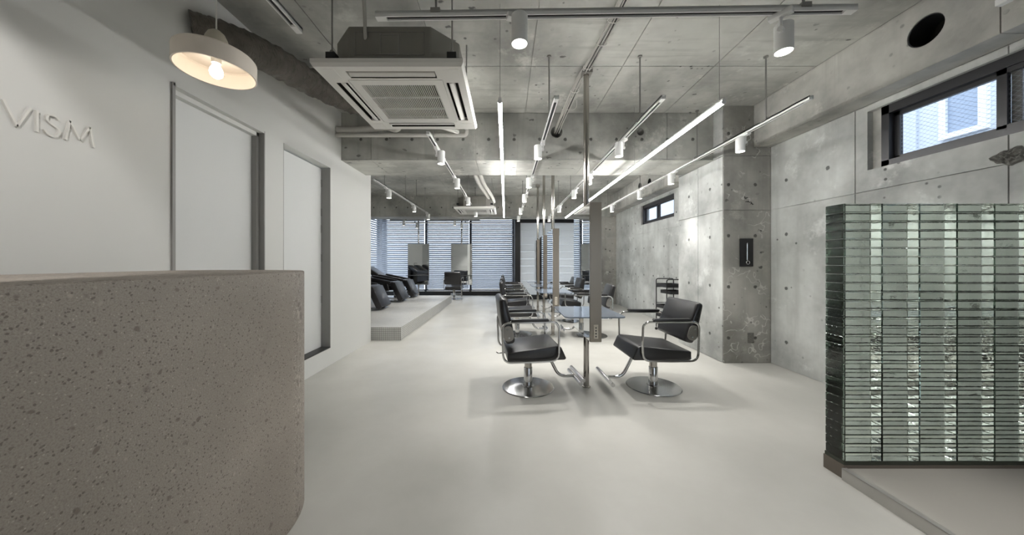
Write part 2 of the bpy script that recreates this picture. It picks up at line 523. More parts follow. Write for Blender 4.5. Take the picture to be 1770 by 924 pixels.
def panels(parent, axis, c, rects, holes, mat, gap=0.0035, name='formwork_panel', flip=False):
    """cast concrete panels: thin slabs proud of the backing, open joints between them"""
    made = []
    for (a0, a1, b0, b1) in rects:
        pieces = [(a0 + gap, a1 - gap, b0 + gap, b1 - gap)]
        for (h0, h1, k0, k1) in holes:
            nxt = []
            for (p0, p1, q0, q1) in pieces:
                if h1 <= p0 or h0 >= p1 or k1 <= q0 or k0 >= q1:
                    nxt.append((p0, p1, q0, q1)); continue
                if p0 < h0: nxt.append((p0, h0, q0, q1))
                if h1 < p1: nxt.append((h1, p1, q0, q1))
                lo, hi = max(p0, h0), min(p1, h1)
                if q0 < k0: nxt.append((lo, hi, q0, k0))
                if k1 < q1: nxt.append((lo, hi, k1, q1))
            pieces = nxt
        if not pieces: continue
        mb = MB()
        t0, t1 = (c - T, c) if flip else (c, c + T)
        for (p0, p1, q0, q1) in pieces:
            if axis == 'x': mb.box(t0, t1, p0, p1, q0, q1)
            elif axis == 'y': mb.box(p0, p1, t0, t1, q0, q1)
            else: mb.box(p0, p1, q0, q1, t0, t1)
        made.append(mb.obj(name, mat, parent, smooth=False))
    return made
def grid_rects(aj, bj):
    return [(aj[i], aj[i+1], bj[j], bj[j+1]) for i in range(len(aj)-1) for j in range(len(bj)-1)]
def struct(o, label, cat):
    return tag(o, label, cat, kind='structure')

# ------------------------------------------------------------------ floor
fl = B('floor', XLL - 0.2, XR + 0.25, YF - 0.2, YB + 0.2, -0.12, 0.0, 'floor')
struct(fl, 'cream polished mortar floor of the whole salon', 'floor')

# ------------------------------------------------------------------ ceiling
ce = B('ceiling', XLL - 0.2, XR + 0.25, YF - 0.2, YB + 0.2, ZC + T, ZC + 0.2, 'conc_ceil')
struct(ce, 'bare concrete ceiling slab with formwork joints', 'ceiling')
xs = [-4.65, -3.35, -2.45, -1.55, -0.65, 0.25, 1.15, 2.05, XS]
panels(ce, 'z', ZC, grid_rects([XL, -1.55, -0.65, 0.25, 1.15, 2.05, XS], [YF, -0.5, 1.3, 3.1, BX0]), [], 'conc_ceil')
panels(ce, 'z', ZC, grid_rects(xs, [BX1, 6.6, 8.4, 9.2]), [], 'conc_ceil')
panels(ce, 'z', ZC, grid_rects(xs, [9.75, 10.9, YB]), [], 'conc_ceil')

# ------------------------------------------------------------------ cross beams
def cross_beam(name, y0, y1, x0, x1, joints, label, hol=()):
    b = B(name, x0, x1, y0 + T, y1 - T, ZB + T, ZC + T, 'conc_beam')
    struct(b, label, 'beam')
    ps = panels(b, 'y', y0, grid_rects(joints, [ZB + T, ZC]), [], 'conc_beam')
    panels(b, 'y', y1, grid_rects(joints, [ZB + T, ZC]), [], 'conc_beam', flip=True)
    panels(b, 'z', ZB, grid_rects(joints, [y0, y1]), [], 'conc_ceil', gap=0.002)
    for (hx, hz, r) in hol:
        cb = lambda: MB().tube([(hx, y0 - 0.05, hz), (hx, y0 + 0.3, hz)], r, 24)
        cut(b, [cb()])
        for p in ps:
            xsv = [v.co.x for v in p.data.vertices]
            if min(xsv) < hx + r and max(xsv) > hx - r: cut(p, [cb()])
        MB().tube([(hx, y0 + 0.28, hz), (hx, y0 + 0.29, hz)], r, 24).obj('sleeve_bottom', 'dark_void', b)
        MB().lathe([(r, 0.0), (r * 0.93, 0.0), (r * 0.93, 0.27), (r, 0.27), (r, 0.0)], 24).obj('sleeve', 'black_metal', b)
        s = b.children[-1]
        s.rotation_euler = (-PI / 2, 0, 0); s.location = (hx, y0 + 0.006, hz)
    return b
HOLES = [(0.658, H + 1.675, 0.076), (1.742, H + 1.675, 0.045)]
cross_beam('cross_beam', BX0, BX1, XLL, 2.686, [XLL, -3.1, -1.74, -0.385, 0.157, 1.05, 2.086, 2.686],
           'near concrete ceiling beam with two round sleeves crossing the room', HOLES)
cross_beam('cross_beam', 9.2, 9.75, XLL, XS, [XLL, -3.1, -1.74, -0.385, 0.157, 1.05, 2.086, XS],
           'far concrete ceiling beam in front of the window blinds')

# ------------------------------------------------------------------ right side: beam, wall, column
sb = B('wall_beam', XS + T, XR + 0.2, YF, YB, ZS + T, ZC + T, 'conc_edge')
struct(sb, 'concrete side beam running along the top of the right wall', 'beam')
sps = panels(sb, 'x', XS, grid_rects([YF, -0.1, 1.95, 3.89], [ZS, ZC]) + grid_rects([4.9, 6.1, 7.9, YB], [ZS, ZC]), [], 'conc_edge')
panels(sb, 'z', ZS, [(XS, XR, YF, 1.95), (XS, XR, 1.95, 3.89), (XS, XR, 4.9, 7.9), (XS, XR, 7.9, YB)], [], 'conc_edge', gap=0.002)
for (hy, hz, r) in ((2.30, H + 1.684, 0.105), (7.2, H + 1.72, 0.085), (6.72, H + 1.69, 0.085)):
    cb = lambda: MB().tube([(XS - 0.05, hy, hz), (XS + 0.19, hy, hz)], r, 28)
    cut(sb, [cb()])
    for p in sps:
        ysv = [v.co.y for v in p.data.vertices]
        if min(ysv) < hy + r and max(ysv) > hy - r: cut(p, [cb()])
    MB().tube([(XS + 0.17, hy, hz), (XS + 0.185, hy, hz)], r, 28).obj('sleeve_bottom', 'dark_void', sb)
    s = MB().lathe([(r, 0.0), (r * 0.94, 0.0), (r * 0.94, 0.17), (r, 0.17), (r, 0.0)], 28).obj('sleeve', 'black_metal', sb)
    s.rotation_euler = (0, PI / 2, 0); s.location = (XS + 0.008, hy, hz)

W1 = (0.9, 2.85, H + 0.825, H + 1.352)      # near high window opening (y0,y1,z0,z1)
W2 = (6.12, 7.62, H + 0.88, H + 1.335)      # far high window opening
wr = B('wall_right', XR + T, XR + 0.2, YF, YB, 0, ZS + T, 'conc_wall')
struct(wr, 'bare concrete right wall with two high windows', 'wall')
cut(wr, [MB().box(XR - 0.1, XR + 0.4, W[0], W[1], W[2], W[3]) for W in (W1, W2)])
panels(wr, 'x', XR, grid_rects([YF, -1.55, -0.65, 0.25, 1.15, 2.05, 2.95, 3.89], [0, 1.885, ZS]), [W1], 'conc_wall')
panels(wr, 'x', XR, grid_rects([4.9, 5.4, 6.32, 7.24, 8.16, 9.08, 9.33], [0, 1.92, ZS]), [W2], 'conc_wall')
MB().box(XR + 0.05, XR + 0.19, W1[1] - 0.08, W1[1] + 0.01, W1[2] - 0.01, W1[3] + 0.01).obj('reveal_fill', 'conc_edge', wr, smooth=False)
MB().box(XR + 0.05, XR + 0.19, W2[1] - 0.03, W2[1] + 0.01, W2[2] - 0.01, W2[3] + 0.01).obj('reveal_fill', 'conc_edge', wr, smooth=False)
# broken-out aggregate patch
random.seed(3)
mb = MB()
nn, rows = 26, 7
vs = [(XR - 0.006, 2.046, 1.933)]; fs = []
for i in range(1, rows + 1):
    for j in range(nn):
        a = 2 * PI * j / nn; q = i / rows
        k = (1 + 0.16 * math.sin(3 * a + 1) + 0.09 * math.sin(7 * a)) * q
        dx = -0.010 + random.uniform(-0.008, 0.006) if i < rows else 0.002
        vs.append((XR + dx, 2.046 + 0.075 * k * math.cos(a), 1.933 + 0.055 * k * math.sin(a)))
for j in range(nn): fs.append((0, 1 + j, 1 + (j + 1) % nn))
for i in range(rows - 1):
    for j in range(nn):
        a, b = 1 + i * nn + j, 1 + i * nn + (j + 1) % nn
        fs.append((a, b, b + nn, a + nn))
mb.add(vs, fs).obj('aggregate_patch', 'patch', wr, smooth=False)

cl = B('column', 2.686 + T, XR + 0.05, 3.89 + T, 4.9 - T, 0, ZC, 'conc_col')
struct(cl, 'square bare concrete column standing against the right wall', 'column')
panels(cl, 'y', 3.89, [(2.686, XR, 0, 1.885), (2.686, XR, 1.885, 2.555), (2.686, XR, 2.555, ZC)], [], 'conc_col')
panels(cl, 'x', 2.686, grid_rects([3.89 + T, 4.4, 4.9], [0, 1.885, 2.555, ZC]), [], 'conc_wall')
panels(cl, 'y', 4.9, [(2.686, XR, 0, 1.885), (2.686, XR, 1.885, ZC)], [], 'conc_col', flip=True)
# marker strokes and repair square on the column
for pts in ([(2.948, 2.052), (2.955, 2.035), (2.945, 2.030), (2.965, 2.025), (2.972, 2.040), (2.985, 2.036)],
            [(2.960, 1.985), (2.966, 1.990)], [(2.975, 1.996), (2.985, 1.985), (2.995, 1.998), (3.005, 1.982), (3.02, 1.985), (3.033, 1.978)],
            [(3.02, 1.962), (3.035, 1.972), (3.045, 1.955), (3.055, 1.96)]):
    MB().tube([(x, 3.8885, z) for x, z in pts], 0.0042, 6).obj('marker_stroke', 'ink', cl)
B('repair_square', 2.985, 3.06, 3.886, 3.892, 0.255, 0.375, 'patch', cl)
pc = B('return_pier', 2.84 + T, XR + 0.05, 9.33 + T, YB, 0, ZC, 'conc_wall')
struct(pc, 'concrete pier closing the far end of the right wall', 'column')
panels(pc, 'y', 9.33, [(2.84, XR, 0, 1.95), (2.84, XR, 1.95, H + 1.37)], [], 'conc_col')
panels(pc, 'x', 2.84, [(9.33 + T, 10.5, 0, 1.95), (9.33 + T, 10.5, 1.95, ZC)], [], 'conc_wall')

# ------------------------------------------------------------------ left white wall with two doors
D1 = (2.007, 2.764, 0.0, 2.386)
D2 = (3.016, 3.822, 0.21, 2.386)
XW = XL - 0.16
mb = MB()
mb.box(XW, XL, YF, D1[0], 0, ZC)
mb.box(XW, XL, D1[0], D1[1], D1[3], ZC)
mb.box(XW, XL, D1[1], D2[0], 0, ZC)
mb.box(XW, XL, D2[0], D2[1], 0, D2[2]); mb.box(XW, XL, D2[0], D2[1], D2[3], ZC)
mb.box(XW, XL, D2[1], BX0, 0, ZC)
mb.box(XW, XL, BX0, BX1, 0, ZB); mb.box(XW, XL, BX1, YE, 0, ZC)
mb.box(XLL, XW, YE - 0.15, YE, 0, ZC)
struct(mb.obj('wall_left', 'white_wall', smooth=False), 'smooth white painted wall with two flush doors', 'wall')

d1 = thing('door_1', 'white door in a grey stepped frame behind the counter', 'door', kind='structure')
fw = 0.03
MB().box(XL - 0.13, XL + 0.012, D1[1] - 0.004, D1[1] + 0.006, 0, D1[3] + 0.006).box(XL - 0.09, XL - 0.035, D1[1] - 0.03, D1[1], 0, D1[3]).obj('door_jamb', 'frame_grey', d1, smooth=False)
MB().box(XL - 0.13, XL + 0.012, D1[0] - 0.006, D1[0] + 0.012, 0, D1[3] + 0.006).box(XL - 0.09, XL - 0.035, D1[0], D1[0] + 0.03, 0, D1[3]).obj('door_jamb', 'frame_grey', d1, smooth=False)
MB().box(XL - 0.13, XL + 0.012, D1[0], D1[1], D1[3] - 0.012, D1[3] + 0.006).box(XL - 0.09, XL - 0.035, D1[0], D1[1], D1[3] - 0.045, D1[3] - 0.012).obj('door_head', 'white_wall', d1, smooth=False)
B('door_leaf', XL - 0.13, XL - 0.08, D1[0] + 0.02, D1[1] - 0.014, 0.01, D1[3] - 0.03, 'door_white', d1)
d2 = thing('door_2', 'white flush panel door set in a deep grey reveal', 'door', kind='structure')
B('door_jamb', XL - 0.15, XL + 0.001, D2[1] - 0.003, D2[1] + 0.001, D2[2], D2[3], 'frame_grey', d2)
B('door_jamb', XL - 0.15, XL + 0.001, D2[0] - 0.001, D2[0] + 0.003, D2[2], D2[3], 'frame_grey', d2)
B('threshold', XL - 0.15, XL + 0.002, D2[0], D2[1], D2[2] - 0.002, D2[2] + 0.012, 'black_metal', d2)
B('door_leaf', XL - 0.15, XL - 0.105, D2[0] + 0.006, D2[1] - 0.012, D2[2] + 0.014, D2[3] - 0.014, 'door_white', d2)
for zz in (0.75, 1.25, 1.6, 1.8, 2.15):
    B('hinge', XL - 0.106, XL - 0.098, D2[1] - 0.02, D2[1] - 0.004, zz, zz + 0.09, 'chrome', d2)

# ------------------------------------------------------------------ walls outside the picture
wf = B('wall_front', XW, XR + 0.2, YF - 0.15, YF, 0, ZC, 'white_wall')
struct(wf, 'white entrance wall with an added, unseen window for fill daylight', 'wall')
cut(wf, [MB().box(1.4, 2.6, YF - 0.5, YF + 0.5, 0.15, 2.35)])  # opening added behind the camera to let in frontal fill daylight
w4 = thing('fill_window', 'added, unseen clear window giving fill daylight', 'window', kind='structure')
for (a, b, c, d) in ((1.4, 2.6, 0.15, 0.21), (1.4, 2.6, 2.29, 2.35)): B('window_frame', a, b, YF - 0.1, YF - 0.04, c, d, 'frame_black', w4)
for a in (1.4, 1.97, 2.54): B('mullion', a, a + 0.06, YF - 0.1, YF - 0.04, 0.21, 2.29, 'frame_black', w4)
B('pane', 1.46, 2.54, YF - 0.073, YF - 0.067, 0.21, 2.29, 'pane', w4)

# ------------------------------------------------------------------ far left wall + window wall
wl = B('wall_far_left', XLL - 0.15, XLL, YE - 0.15, YB + 0.15, 0, ZC, 'white_wall')
struct(wl, 'side wall of the washing area beyond the white wall', 'wall')
cut(wl, [MB().box(XLL - 0.5, XLL + 0.5, 9.9, 11.72, 0.15, 2.95)])
wb = B('wall_back', XLL - 0.15, XR + 0.2, YB, YB + 0.15, 0, ZC, 'black_metal')
struct(wb, 'dark framed rear wall behind the blinds', 'wall')
cut(wb, [MB().box(-4.58, 0.30, YB - 0.5, YB + 0.5, 0.15, 2.95), MB().box(0.55, 2.80, YB - 0.5, YB + 0.5, 0.15, 2.95)])
w1 = thing('window_1', 'wide rear window behind three slatted blinds', 'window', kind='structure')
for (a, b) in ((0.15, 0.21), (2.89, 2.95)): B('window_frame', -4.58, 0.30, YB + 0.02, YB + 0.08, a, b, 'frame_black', w1)
MULL = (-4.58, -3.02, -1.36, 0.24)
for a in MULL: B('mullion', a, a + 0.085, YB - 0.03, YB + 0.09, 0.15, 2.95, 'frame_black', w1)
for i in range(3): B('pane', MULL[i] + 0.085, MULL[i+1], YB + 0.046, YB + 0.052, 0.21, 2.89, 'pane', w1)
B('sill', -4.62, 0.34, YB - 0.10, YB, 0.0, 0.15, 'frame_black', w1)
w2 = thing('window_2', 'narrow side window of the washing area', 'window', kind='structure')
for (a, b) in ((0.15, 0.21), (2.89, 2.95)): B('window_frame', XLL - 0.1, XLL - 0.04, 9.9, 11.72, a, b, 'frame_black', w2)
for a in (9.9, 11.66): B('window_frame', XLL - 0.1, XLL - 0.04, a, a + 0.06, 0.21, 2.89, 'frame_black', w2)
B('pane', XLL - 0.073, XLL - 0.067, 9.96, 11.66, 0.21, 2.89, 'pane', w2)

# white vestibule screen with black frame on the right of the rear wall
ve = thing('wall_vestibule', 'white board screen in a black frame at the rear', 'wall', kind='structure')
YV = 10.5
B('post', 0.31, 0.49, YV - 0.02, YB, 0, 2.75, 'frame_black', ve)
B('head_beam', 0.49, 2.84, YV - 0.03, YV + 0.08, H + 1.29, H + 1.47, 'frame_black', ve)
B('plinth', 0.49, 2.84, YV - 0.03, YV + 0.08, 0, 0.152, 'frame_black', ve)
nb = 10; z0 = 0.152; dz = (H + 1.29 - z0) / nb
for i in range(nb): B('board', 0.49, 2.84, YV, YV + 0.03, z0 + i*dz + 0.0015, z0 + (i+1)*dz - 0.0015, 'screen', ve)
B('pane', 0.55, 2.80, YB + 0.046, YB + 0.052, 0.15, 2.95, 'pane', ve)  # unseen window added behind the boards to backlight them
B('mullion', 1.64, 1.70, YB + 0.02, YB + 0.08, 0.15, 2.95, 'frame_black', ve)

# ------------------------------------------------------------------ blinds
def blind(label, length, loc, rz):
    b = thing('window_blind', label, 'blind', loc, rz, 'slatted window blinds')
    B('head_rail', -length/2, length/2, -0.03, 0.03, 2.88, 2.93, 'white_metal', b)
    pitch = 0.0755; w = 0.082; tl = math.radians(56)
    dy, dz2 = w/2 * math.cos(tl), w/2 * math.sin(tl)
    me = MB()
    prof = [(-dy, -dz2), (-dy*0.4 + 0.004, -dz2*0.4), (dy*0.4 + 0.004, dz2*0.4), (dy, dz2)]
    th = 0.0016
    poly = prof + [(p[0] - th, p[1] + th * 0.5) for p in reversed(prof)]
    data = me.prism(poly, -length/2, length/2, 'x').mesh('slat', 'slat', smooth=False)
    n = int((2.84 - 0.20) / pitch) + 1
    for i in range(n):
        link('slat', data, b, (0, 0, 2.84 - i * pitch))
    B('bottom_rail', -length/2, length/2, -0.025, 0.025, 0.152, 0.178, 'white_metal', b)
    for xx in (-length*0.36, length*0.36):
        MB().tube([(xx, -0.045, 0.2), (xx, -0.045, 2.88)], 0.002, 5).obj('ladder_cord', 'white_plastic', b)
    return b
bx = [(-4.60, -3.02), (-2.93, -1.36), (-1.27, 0.28)]
for (a, b), nm in zip(bx, ('slatted blind nearest the washing chairs, left of three', 'slatted blind behind the lone styling chair, middle of three', 'slatted blind beside the black post, right of three')):
    blind(nm, b - a, ((a + b)/2, YB - 0.13, 0), 0)
blind('narrow looking slatted blind on the side wall past the washing chairs', 1.85, (XLL + 0.10, 10.75, 0), PI/2)

# ------------------------------------------------------------------ high windows on the right wall
def high_window(name, W, label, split, wired):
    w = thing(name, label, 'window', kind='structure')
    y0, y1, z0, z1 = W
    y1 = y1 - (0.08 if name == 'window_3' else 0.03)
    xo, xi = XR + 0.03, XR + 0.12
    f_ = 0.055
    for (a, b) in ((z0, z0 + f_), (z1 - f_ * 1.3, z1)): B('window_frame', xo, xi, y0, y1, a, b, 'frame_black', w)
    for (a, b) in ((y0, y0 + f_), (y1 - f_, y1)): B('window_frame', xo, xi, a, b, z0, z1, 'frame_black', w)
    lo, hi = y0 + f_, y1 - f_
    s = 0.045
    for k, (a, b) in enumerate(split):
        x0 = xo + 0.015 + (0.03 if k == 0 else 0)
        sa = thing('sash', '', ''); 
        for kk in ('label', 'category'): del sa[kk]
        sa.parent = w
        B('sash_rail', x0, x0 + 0.028, a, b, z0 + f_ * 0.7, z0 + f_ + s * 0.6, 'frame_black', sa)
        B('sash_rail', x0, x0 + 0.028, a, b, z1 - f_ - s * 1.1, z1 - f_ * 0.8, 'frame_black', sa)
        B('sash_stile', x0, x0 + 0.028, a, a + s, z0 + f_, z1 - f_, 'frame_black', sa)
        B('sash_stile', x0, x0 + 0.028, b - s, b, z0 + f_, z1 - f_, 'frame_black', sa)
        B('pane', x0 + 0.012, x0 + 0.017, a + s, b - s, z0 + f_ + s * 0.6, z1 - f_ - s, 'wired' if wired else 'pane', sa)
    return w
high_window('window_3', W1, 'high black framed sliding window with wired glass by the glass wall', [(2.04, 2.72), (0.95, 2.13)], True)
high_window('window_5', W2, 'small high black window of two panes beyond the column', [(6.85, 7.54), (6.17, 6.92)], False)

# ------------------------------------------------------------------ outside
struct(B('ground_outside', -60, 60, -60, 60, -6.2, -6.0, 'ground'), 'grey ground outside the building', 'ground')
nb_ = thing('neighbour_building', 'pale blue clad building seen through the high window', 'building')
B('cladding', 7.0, 8.0, -4, 16, -6, 7.5, 'exterior', nb_)
for yy in (5.35, 5.62, 6.05, 6.3, 6.75, 7.2): B('cladding_rib', 6.96, 7.0, yy, yy + 0.06, -6, 7.5, 'exterior', nb_)
for (a, b, c, d) in ((4.55, 5.05, H+1.93, H+2.01), (4.55, 5.05, H+2.72, H+2.80), (4.55, 4.63, H+2.01, H+2.72), (4.97, 5.05, H+2.01, H+2.72)):
    B('window_frame', 6.93, 7.0, a, b, c, d, 'ext_frame', nb_)
B('window_pane', 6.97, 7.0, 4.63, 4.97, H+2.01, H+2.72, 'ext_pane', nb_)

# ------------------------------------------------------------------ washing platform
mb = MB().box(XLL, -1.66, 5.01, 9.7, 0, 0.211)
struct(mb.obj('floor_platform', 'mosaic', smooth=False, bevel=0.003, seg=1), 'raised washing platform clad in small mosaic tiles', 'platform')

# entry platform in front of the glass wall
ep = B('floor_entry', 1.945, XR, YF, 1.81, 0, 0.063, 'platform')
struct(ep, 'low mortar entry platform in front of the glass brick wall', 'platform')
MB().box(1.929, 1.945, YF, 1.81, 0, 0.065).box(1.929, 1.958, YF, 1.81, 0.063, 0.067).obj('edge_trim', 'trim_steel', ep, smooth=False)

# ------------------------------------------------------------------ reception counter
poly = ([(-1.85, -1.3), (-1.0, -1.3)] + arc(-1.4, 1.45, 0.40, 0, PI/2, 24) + arc(-1.65, 1.65, 0.20, PI/2, PI, 12))
c = MB().prism(poly, 0.0, 1.202, 'z').obj('reception_counter', 'terrazzo', bevel=0.006, seg=2)
tag(c, 'massive brown grey aggregate reception counter with a rounded corner', 'counter')

# ------------------------------------------------------------------ wall lettering
sg = thing('wall_lettering', 'thin raised off-white capital letters on the white wall', 'sign', (XL, 1.325, H + 0.586))
def strokes(name, segs, w=0.008, d=0.011):
    """flat bars in the wall plane; (a,z) points, a runs along the wall"""
    mb = MB()
    for (a0, z0, a1, z1) in segs:
        v = Vector((a1 - a0, z1 - z0)); n = Vector((-v.y, v.x)).normalized() * w / 2
        q = [(a0 + n.x, z0 + n.y), (a0 - n.x, z0 - n.y), (a1 - n.x, z1 - n.y), (a1 + n.x, z1 + n.y)]
        mb.prism(q, 0.0, d, 'x')
    return mb.obj(name, 'letter', sg, smooth=False)
hl = 0.098
strokes('letter', [(0.003, hl, 0.041, 0.0), (0.041, 0.0, 0.079, hl)])
strokes('letter', [(0.0995, hl, 0.0995, 0.0)])
spts = [(0.169, 0.083), (0.160, 0.093), (0.148, 0.097), (0.135, 0.092), (0.129, 0.080), (0.131, 0.067), (0.141, 0.057), (0.155, 0.049),
        (0.167, 0.040), (0.171, 0.027), (0.166, 0.011), (0.153, 0.001), (0.139, 0.001), (0.127, 0.010), (0.122, 0.021)]
sp = [(p.x, p.y) for p in smooth_path([(a, b, 0) for a, b in spts], 3)]
strokes('letter', [sp[i] + sp[i+1] for i in range(len(sp) - 1)])
strokes('letter', [(0.190, 0.0, 0.206, hl), (0.206, hl, 0.243, 0.018), (0.243, 0.018, 0.280, hl), (0.280, hl, 0.296, 0.0)])

# ------------------------------------------------------------------ pendant lamp
pl = thing('pendant_lamp', 'round blush drum pendant lamp with a lit bulb above the counter', 'lamp', (-1.578, 1.72, H + 1.03))
R = 0.175
MB().lathe([(R, 0.0), (R, 0.086), (R - 0.008, 0.096), (0.03, 0.099), (0.03, 0.091), (R - 0.014, 0.088), (R - 0.007, 0.081), (R - 0.007, 0.0), (R, 0.0)], 64).obj('lamp_shade', 'shade', pl)
MB().lathe([(0.0, 0.232), (0.018, 0.228), (0.036, 0.212), (0.048, 0.185), (0.056, 0.150), (0.058, 0.098), (0.0, 0.098)], 32).obj('lamp_cap', 'cap_stone', pl)
MB().tube([(0, 0, 0.225), (0, 0, ZC - H - 1.03)], 0.0035, 8).obj('cord', 'white_plastic', pl)
MB().lathe([(0.0, 0.094), (0.042, 0.094), (0.042, 0.084), (0.022, 0.080), (0.021, 0.050), (0.0, 0.050)], 24).obj('socket', 'white_plastic', pl)
MB().lathe([(0.014, 0.050), (0.016, 0.040), (0.027, 0.018), (0.030, 0.0), (0.026, -0.017), (0.014, -0.028), (0.0, -0.031)], 24).obj('bulb', 'bulb', pl)

# ------------------------------------------------------------------ flexible duct
pts = smooth_path([(-2.16, 2.16, H + 1.585), (-2.02, 2.32, H + 1.615), (-1.95, 2.62, H + 1.68), (-1.87, 3.15, H + 1.75), (-1.6, 3.52, H + 1.755), (-1.1, 3.62, H + 1.755), (-0.95, 3.62, H + 1.755)], 22)
random.seed(11)
prof = [random.uniform(-1, 1) for _ in range(400)]
n = 28
tw = [[random.uniform(-1, 1) for _ in range(n)] for _ in range(len(pts))]
def rf(i, j):
    amp = 0.004 + 0.011 * min(1, max(0, (i - 38) / 30.0))
    return 0.118 + amp * (prof[i] * 0.6 + 0.7 * math.sin(j * 3 * 2 * PI / n + i * 1.1) + 0.5 * tw[i][j])
tag(MB().tube(pts, 0.118, n, rfun=rf).obj('flexible_duct', 'duct'), 'crinkled black foil ventilation duct coming out of the white wall', 'duct')

# ------------------------------------------------------------------ air conditioners
def make_ac():
    a = thing('ceiling_air_conditioner', '', 'air conditioner', group='ceiling cassette air conditioners')
    s = 0.475
    pn = MB()
    # panel with a slightly smaller lower edge
    vs = []
    for (q, z) in ((s, 0.045), (s, 0.02), (s - 0.012, 0.0)):
        vs += [(-q, -q, z), (q, -q, z), (q, q, z), (-q, q, z)]
    fs = [(0, 1, 2, 3), (11, 10, 9, 8)]
    for L in (0, 4):
        for i in range(4): fs.append((L + i, L + 4 + i, L + 4 + (i+1) % 4, L + (i+1) % 4))
    p = pn.add(vs, fs).obj('panel', 'white_plastic', a, smooth=False)
    cu = [MB().box(-0.255, 0.255, -0.255, 0.255, -0.05, 0.028)]
    for k in range(4):
        m = Matrix.Rotation(k * PI/2, 4, 'Z')
        b = MB().box(-0.285, 0.285, -0.415, -0.335, -0.05, 0.030)
        b.v = [tuple(m @ Vector(v)) for v in b.v]; cu.append(b)
    # hairline around the intake door
    for k in range(4):
        m = Matrix.Rotation(k * PI/2, 4, 'Z')
        b = MB().box(-0.315, 0.315, -0.318, -0.314, -0.05, 0.006)
        b.v = [tuple(m @ Vector(v)) for v in b.v]; cu.append(b)
    cut(p, cu)
    B('intake_back', -0.255, 0.255, -0.255, 0.255, 0.026, 0.028, 'dark_void', a)
    sl = MB().box(-0.0022, 0.0022, -0.255, 0.255, 0.002, 0.012).mesh('grille_slat', 'white_plastic', smooth=False)
    nsl = 36
    for i in range(nsl): link('grille_slat', sl, a, (-0.248 + 0.496 * i / (nsl - 1), 0, 0))
    for yy in (-0.088, 0.088): B('grille_bar', -0.255, 0.255, yy - 0.004, yy + 0.004, 0.0, 0.012, 'white_plastic', a)
    for k in range(4):
        fl_ = MB().prism([(-0.392, 0.014), (-0.388, 0.006), (-0.358, -0.003), (-0.352, 0.003), (-0.362, 0.012)], -0.278, 0.278, 'x')
        fo = fl_.obj('air_flap', 'white_plastic', a)
        fo.rotation_euler = (0, 0, k * PI/2)
        b = B('outlet_back', -0.285, 0.285, -0.415, -0.335, 0.028, 0.030, 'dark_void', a); b.rotation_euler = (0, 0, k * PI/2)
        b = MB().box(-0.284, 0.284, -0.4145, -0.4125, 0.004, 0.029).box(-0.284, 0.284, -0.3375, -0.3355, 0.004, 0.029).obj('outlet_dark_strip', 'dark_void', a, smooth=False); b.rotation_euler = (0, 0, k * PI/2)  # dark strips added so the white slot walls read dark
        b = B('corner_cover', -0.44, -0.345, -0.44, -0.345, -0.0015, 0.002, 'white_plastic', a); b.rotation_euler = (0, 0, k * PI/2)
    q, c_ = 0.42, 0.16
    oct_ = [(-q + c_, -q), (q - c_, -q), (q, -q + c_), (q, q - c_), (q - c_, q), (-q + c_, q), (-q, q - c_), (-q, -q + c_)]
    body = MB().prism(oct_, 0.045, 0.285, 'z').obj('body', 'grey_galv', a, smooth=False, bevel=0.006, seg=1)
    for (x0, x1, z0, z1) in ((-0.22, 0.22, 0.10, 0.102), (-0.22, 0.22, 0.245, 0.247), (-0.22, -0.218, 0.10, 0.247), (0.218, 0.22, 0.10, 0.247),
                             (-0.06, 0.06, 0.102, 0.106), (-0.06, 0.06, 0.228, 0.232), (-0.06, -0.056, 0.106, 0.228), (0.056, 0.06, 0.106, 0.228)):
        B('pressed_rib', x0, x1, -q - 0.004, -q + 0.002, z0, z1, 'rod', body)
    for sx in (-1, 1):
        for sy in (-1, 1):
            r = MB().tube([(sx*0.39, sy*0.375, 0.09), (sx*0.39, sy*0.375, ZC - (H + 1.213))], 0.0055, 8).obj('hanger_rod', 'rod', a)
            MB().box(sx*0.39 - 0.03, sx*0.39 + 0.03, sy*0.375 - 0.025, sy*0.375 + 0.025, 0.095, 0.135).obj('hanger_bracket', 'black_metal', r, smooth=False)
            MB().lathe([(0.0, 0.14), (0.014, 0.14), (0.014, 0.155), (0.0, 0.155)], 8, (sx*0.39, sy*0.375, 0)).obj('hanger_nut', 'rod', r)
    return a
ac = make_ac()
ac.location = (-0.738, 2.425, H + 1.213)
ac['label'] = 'large white ceiling cassette air conditioner nearest the pendant lamp'
ac2 = copy_tree(ac)
ac2.location = (-0.71, 7.65, H + 1.213)
ac2['label'] = 'distant white ceiling cassette air conditioner in front of the blinds'

# pipes and cables near the ceiling
tag(MB().tube(fillet([(-2.12, 3.95, H + 1.585), (-0.49, 3.95, H + 1.585), (-0.49, 3.95, H + 1.66), (-0.49, 3.5, H + 1.68)], 0.05), 0.026, 12).obj('drain_pipe', 'insul'),
    'straight off-white drain pipe across the near beam behind the air conditioner', 'pipe')
tag(MB().tube(smooth_path([(-2.12, 3.96, H + 1.655), (-1.85, 3.96, H + 1.655), (-1.5, 3.93, H + 1.68), (-1.25, 3.6, H + 1.52), (-1.0, 3.0, H + 1.36)], 8), 0.042, 12).obj('insulated_pipe', 'insul'),
    'thick insulated coolant pipe rising beside the drain pipe', 'pipe')
tag(MB().tube(smooth_path([(-0.93, 3.1, H + 1.36), (-0.9, 3.3, H + 1.50), (-0.78, 3.6, H + 1.56), (-0.6, 3.93, H + 1.62)], 8), 0.03, 10).obj('insulated_pipe', 'insul'),
    'short insulated pipe bending out from the large air conditioner', 'pipe')
